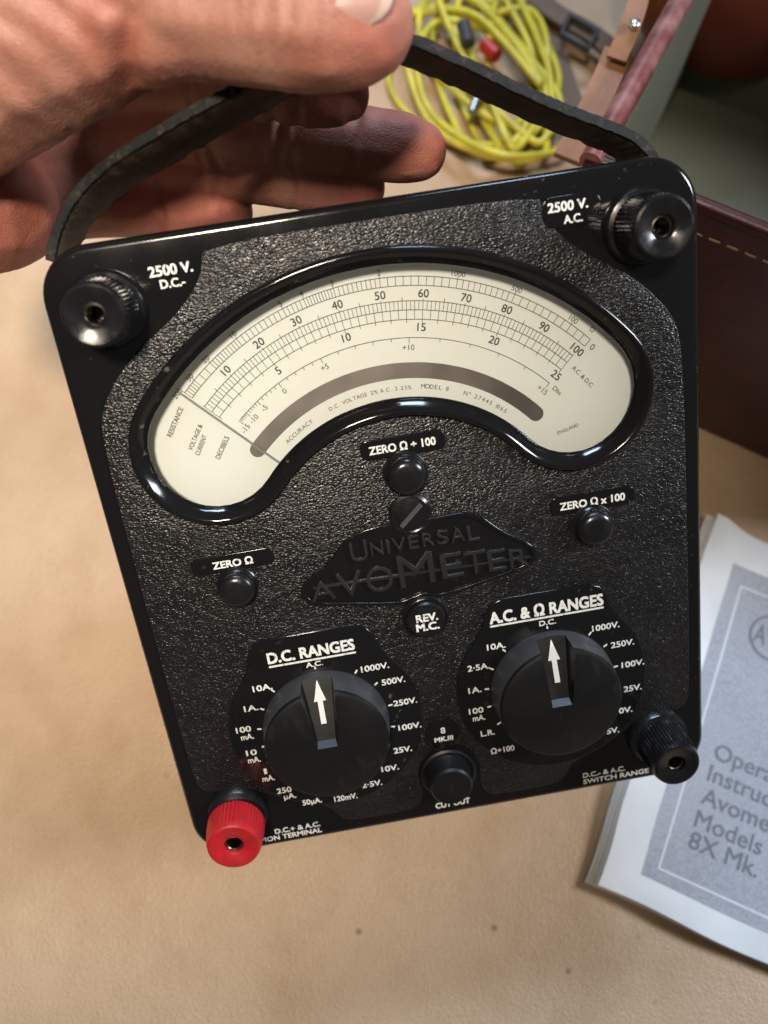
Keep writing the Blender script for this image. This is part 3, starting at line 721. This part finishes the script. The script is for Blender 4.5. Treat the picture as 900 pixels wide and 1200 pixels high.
# dark strap of the case lying loose on the table, with its buckle
DS = empty('shoulder_strap', G(660, 80)); tag(DS, 'brown leather strap with dark buckle lying on the tan leather beside the yellow cable', 'strap')
rel2 = Matrix.Translation(-G(660, 80))
ribbon('band', catmull([G(628, -30, .003), G(640, 20, .003), G(652, 70, .004), G(668, 120, .004), (G(690, 165, .003)), G(705, 200, .003)], 5), .013, .003, 'dark_strap', DS, rel2)
ribbon('band', catmull([G(625, 0, .009), G(655, 22, .010), G(688, 40, .010), G(716, 62, .010), G(740, 90, .008)], 5), .013, .003, 'dark_strap', DS, rel2)
tube('buckle', [rel2@G(x, y, .016) for x, y in ((668, 18), (700, 36), (690, 58), (658, 40), (668, 18))], .0018, 'ink', DS, 8)

# dark red round tub standing in the case
TB = G(882, -56, .060)
me = lathe_mesh('red_tub', [(0, 7), (22, 7), (40, 14), (54, 26), (63, 42), (67, 58), (66, 72), (60, 84), (50, 92), (30, 97), (0, 99)], 72); me.materials.append(MATS['red_round']); finish(me, 60)
o = link(bpy.data.objects.new('red_tub', me)); o.location = (TB.x, TB.y, 0)
tag(o, 'dark red round tub in the open case at the top right corner', 'tub')

# ------------------------------------------------------------------ instruction booklet
BO = G(695, 1035, 0); bex = Vector((.9158, -.4017, 0)); bey = Vector((.4017, .9158, 0))
BK = empty('instruction_booklet', BO, Matrix((bex, bey, ez)).transposed()); tag(BK, 'white instruction booklet with grey printed cover lying under the multimeter corner', 'booklet')
BWd, BHt = .125, .170
def bz(x, y):                        # height of the cover: a worn, slightly lifted paper
    return .0052+.0010*math.sin(x*38+.4)*math.sin(y*26)+.0022*math.exp(-((x)/.012)**2)*(.4+.6*math.sin(y*22)**2)+.009*math.exp(-((x)**2+(y-BHt)**2)/.0002)+.0015*math.exp(-((y-.0)/.01)**2)*math.sin(x*45)**2
def sheet(name, x0, x1, y0, y1, dz, material, parent, th=.00015, nx=30, ny=40, ragged=0):
    vs, fs = [], []
    for s_ in (0, 1):
        for j in range(ny+1):
            for i in range(nx+1):
                x = x0+(x1-x0)*i/nx; y = y0+(y1-y0)*j/ny
                if ragged:
                    if i == 0: x += ragged*math.sin(y*140)*.6+ragged*math.sin(y*53+1)
                    if j == 0: y += ragged*math.sin(x*90)
                vs.append((x, y, bz(x, y)+dz-(0 if s_ else th)))
    m_ = (nx+1)*(ny+1)
    for j in range(ny):
        for i in range(nx):
            a = j*(nx+1)+i; fs += [(a, a+nx+1, a+nx+2, a+1), (a+m_, a+1+m_, a+nx+2+m_, a+nx+1+m_)]
    for i in range(nx):
        for r0 in (0, ny*(nx+1)): a = r0+i; fs.append((a, a+1, a+1+m_, a+m_))
    for j in range(ny):
        for r0 in (0, nx): a = j*(nx+1)+r0; fs.append((a, a+nx+1, a+nx+1+m_, a+m_))
    return mobj(name, vs, fs, material, parent, 60)
for k in range(5):
    sheet('page', -.0042+.0009*k+.0004*random.uniform(-1, 1), BWd-.001*k, .0005*random.uniform(-3, 1), BHt-.0006*k, -.0050+.00085*k, 'paper_edge' if k < 1 else 'paper', BK, .0006, 30, 40, .0004)
CV = sheet('cover', 0, BWd, 0, BHt, 0, 'paper', BK, .0003, 40, 50, .0006)
sheet('printed_panel', .0148, .1105, .0105, .1540, .00012, 'print_grey', CV, .00005, 36, 48, .0003)
for a in ((.0208, .1050, .0155, .0163), (.0208, .1050, .1445, .1453), (.0208, .0216, .0163, .1445), (.1042, .1050, .0163, .1445)):
    sheet('frame_line', *a, .00022, 'print_line', CV, .00005, 36 if a[1]-a[0] > .01 else 1, 1 if a[1]-a[0] > .01 else 48)
def btext(s_, x, y, h, bold=.02, width=None):
    me = text_mesh(s_, h, width, bold, .02, 'L')
    co = np.empty(len(me.vertices)*3); me.vertices.foreach_get('co', co); co = co.reshape(-1, 3)
    for q in co: q[0] += x*MM; q[1] += y*MM; q[2] += bz(q[0], q[1])+.0003
    me.vertices.foreach_set('co', co.ravel()); me.update(); me.materials.append(MATS['print_text'])
    link(bpy.data.objects.new('printed_text', me), CV)
for s_, x, y in (('Operating', 29.5, 70.0), ('Instructions', 29.5, 60.4), ('Avometers', 29.5, 50.6), ('Models 8', 29.5, 40.8), ('8X Mk.', 29.5, 32.0)): btext(s_, x, y, 7.3, .005)
lgc = (40.5, 127.0)
def ring2d(r0, r1, cx, cy, name):
    me = slab_mesh(name, [circle(cx, cy, r1, 48), circle(cx, cy, r0, 48)], 0, .06)
    for v in me.vertices: v.co.z += bz(v.co.x, v.co.y)+.0003
    me.materials.append(MATS['print_text']); link(bpy.data.objects.new(name, me), CV)
ring2d(9.6, 10.5, *lgc, 'emblem_ring')
btext('AVO', 32.2, 127.0, 9.5, -.02, 16.6)

# ------------------------------------------------------------------ the hand gripping the strap
HB = S(20, 200, .215)
chains = [
    # thumb: from the ball of the thumb to the tip (px, py, depth, radius mm)
    [(-110, 120, .205, 26), (-30, 78, .198, 24), (60, 40, .190, 21), (150, 18, .184, 16.5), (230, 18, .178, 14.0), (310, 26, .174, 13.4), (365, 32, .172, 13.4), (410, 32, .172, 12.6), (432, 30, .173, 10.4)],
    [(-60, 60, .20, 26), (40, 0, .195, 22), (130, -20, .19, 17)],
    # heel of the hand and the palm behind
    [(-130, 190, .235, 30), (-70, 215, .232, 27), (-20, 235, .234, 21), (8, 250, .238, 16)],
    [(-60, 150, .23, 26), (10, 150, .245, 20), (70, 140, .255, 14)],
    [(-30, 230, .24, 22), (30, 215, .252, 16), (70, 205, .26, 12)],
    # index finger, curled under the strap
    [(60, 110, .252, 12.5), (140, 95, .246, 10.5), (230, 92, .232, 9.8), (310, 100, .216, 9.3), (372, 108, .208, 9.0), (400, 110, .206, 7.6)],
    # middle finger, straight out
    [(60, 160, .262, 12), (150, 150, .258, 10.5), (230, 152, .246, 10.6), (330, 158, .236, 10.0), (410, 166, .230, 10.0), (465, 173, .227, 9.9), (490, 177, .226, 8.4)],
    # ring finger
    [(50, 205, .270, 11.5), (140, 190, .268, 10), (215, 192, .258, 10.2), (300, 203, .250, 9.6), (380, 214, .244, 9.4), (425, 220, .242, 8.4)],
    # little finger
    [(40, 250, .275, 10.5), (110, 247, .275, 9.4), (180, 247, .268, 9.0), (240, 248, .262, 8.4), (272, 249, .260, 7.2)],
]
tmpm = bmesh.new()
for ch in chains:
    P = [S(*q[:3]) for q in ch]; Rr = [q[3]*MM for q in ch]
    C4 = catmull([(*p, r) for p, r in zip(P, Rr)], 9)
    last = None
    for q in C4:
        p = Vector(q[:3]); r = max(float(q[3]), .004)
        if last is not None and (p-last).length < r*.16: continue
        last = p
        bmesh.ops.create_icosphere(tmpm, subdivisions=2, radius=r, matrix=Matrix.Translation(p-HB))
me = bpy.data.meshes.new('hand_raw'); tmpm.to_mesh(me); tmpm.free()
tmp = bpy.data.objects.new('hand_raw', me); COL.objects.link(tmp)
rm = tmp.modifiers.new('r', 'REMESH'); rm.mode = 'VOXEL'; rm.voxel_size = .0010
smm = tmp.modifiers.new('s', 'SMOOTH'); smm.factor = .5; smm.iterations = 7
dg = bpy.context.evaluated_depsgraph_get(); dg.update()
hm = bpy.data.meshes.new_from_object(tmp.evaluated_get(dg)); hm.name = 'hand'
bpy.data.objects.remove(tmp)
nv = len(hm.vertices); co = np.empty(nv*3); hm.vertices.foreach_get('co', co); co = co.reshape(-1, 3)
no = np.empty(nv*3); hm.vertices.foreach_get('normal', no); no = no.reshape(-1, 3)
ruddy = np.zeros(nv); disp = np.zeros(nv)
def crease(px, py, z, dirpx, depth, sig, rad, bulge=.35):
    global disp
    p = np.array(S(px, py, z)-HB); d = np.array(S(px+dirpx[0], py+dirpx[1], z)-S(px, py, z)); d /= np.linalg.norm(d)
    r = co-p; s_ = r@d
    s_ = s_+.0005*np.sin(co[:, 1]*260+px)+.0003*np.sin(co[:, 2]*330)
    fall = np.exp(-((r**2).sum(1))/rad**2)
    disp -= fall*(depth*np.exp(-(s_/sig)**2)-bulge*depth*np.exp(-((np.abs(s_)-2.2*sig)/(1.4*sig))**2))
# thumb joint wrinkles, folds on the ball of the thumb, finger joint creases
for k, x in enumerate((272, 288, 303, 318, 334)): crease(x, 40, .162, (1, .08), .00042-.00008*abs(k-2), .0010, .015)
crease(365, 40, .160, (1, .1), .0004, .0010, .012)
for x, y, d_ in ((128, 22, .0012), (95, 42, .0011), (55, 62, .0009), (20, 85, .0008)): crease(x, y, .176, (-.55, .83), d_, .0026, .030)
crease(158, 50, .176, (.8, .6), .0022, .0026, .014)
crease(-10, 130, .185, (-.35, .93), .0008, .002, .02)
for x, y, z in ((330, 150, .226), (230, 150, .236)): crease(x, y, z, (1, .1), .0012, .0013, .014)
crease(415, 160, .220, (1, .1), .0010, .0013, .013); crease(250, 192, .243, (1, .1), .0012, .0013, .013); crease(345, 203, .238, (1, .1), .0010, .0013, .012); crease(190, 240, .258, (1, 0), .0010, .0012, .011); crease(350, 110, .206, (1, .1), .0009, .0012, .010)
co = co+no*disp[:, None]
hm.vertices.foreach_set('co', co.ravel()); hm.update()
for px_, py_, z, rad in ((500, 180, .222, .020), (400, 110, .20, .016), (430, 215, .236, .018), (260, 243, .255, .016), (30, 230, .225, .03), (0, 280, .22, .03), (220, 195, .25, .016), (150, 55, .18, .012), (440, 70, .168, .012), (190, 240, .26, .018)):
    p = np.array(S(px_, py_, z)-HB); ruddy = np.maximum(ruddy, np.exp(-((co-p)**2).sum(1)/rad**2))
at = hm.attributes.new('ruddy', 'FLOAT', 'POINT'); at.data.foreach_set('value', ruddy.astype(np.float32))
hm.shade_smooth(); hm.materials.clear(); hm.materials.append(MATS['skin'])
HAND = link(bpy.data.objects.new('hand', hm)); HAND.location = HB
tag(HAND, 'bare left hand reaching in from the left, pinching the black strap between thumb and fingers', 'hand')
# thumb nail on the upper side of the thumb tip
vs, fs = [], []; nx, ny = 14, 12
a0 = S(362, 31, .172)-HB; a1 = S(458, 30, .173)-HB; ax = (a1-a0).normalized()
toc = (Vector((0, 0, CAM_H))-S(410, 28, .172)).normalized(); toc = (toc-ax*toc.dot(ax)).normalized(); upv = ax.cross(toc); upv = upv if upv.y > 0 else -upv
def nailp(s_, q, lift):
    wn_ = 1-.10*abs(q-.5)*2
    rr = (12.95*MM)*(1-.045*max(0, s_-.45)/.55)+lift
    ph = R_(-2+(104)*q)
    L0 = .06+.22*(2*q-1)**4; L1 = 1.0-.30*(2*q-1)**4
    t_ = L0+(L1-L0)*s_
    p = a0+(a1-a0)*t_
    return p+(toc*math.cos(ph)+upv*math.sin(ph))*(rr-.0006*max(0, (t_-.8)/.2))
for lift in (.0002, -.0006):
    for j in range(ny+1):
        for i in range(nx+1):
            s_, q = i/nx, j/ny; ed = min(min(q, 1-q)*6, s_*6, 1)
            vs.append(nailp(s_, q, lift-.0007+.0009*min(1, min(min(q, 1-q)*7, s_*7))))
m_ = (nx+1)*(ny+1)
for j in range(ny):
    for i in range(nx):
        a = j*(nx+1)+i; fs += [(a, a+1, a+nx+2, a+nx+1), (a+m_, a+nx+1+m_, a+nx+2+m_, a+1+m_)]
for i in range(nx):
    for r0 in (0, ny*(nx+1)): a = r0+i; fs.append((a, a+1, a+1+m_, a+m_))
for j in range(ny):
    for r0 in (0, nx): a = j*(nx+1)+r0; fs.append((a, a+nx+1, a+nx+1+m_, a+m_))
NL = mobj('thumb_nail', vs, fs, ['nail', 'nail_tip'], HAND, 70)
for p in NL.data.polygons:
    if p.index < ny*nx*2 and (p.index//2) % nx >= nx-2: p.material_index = 1
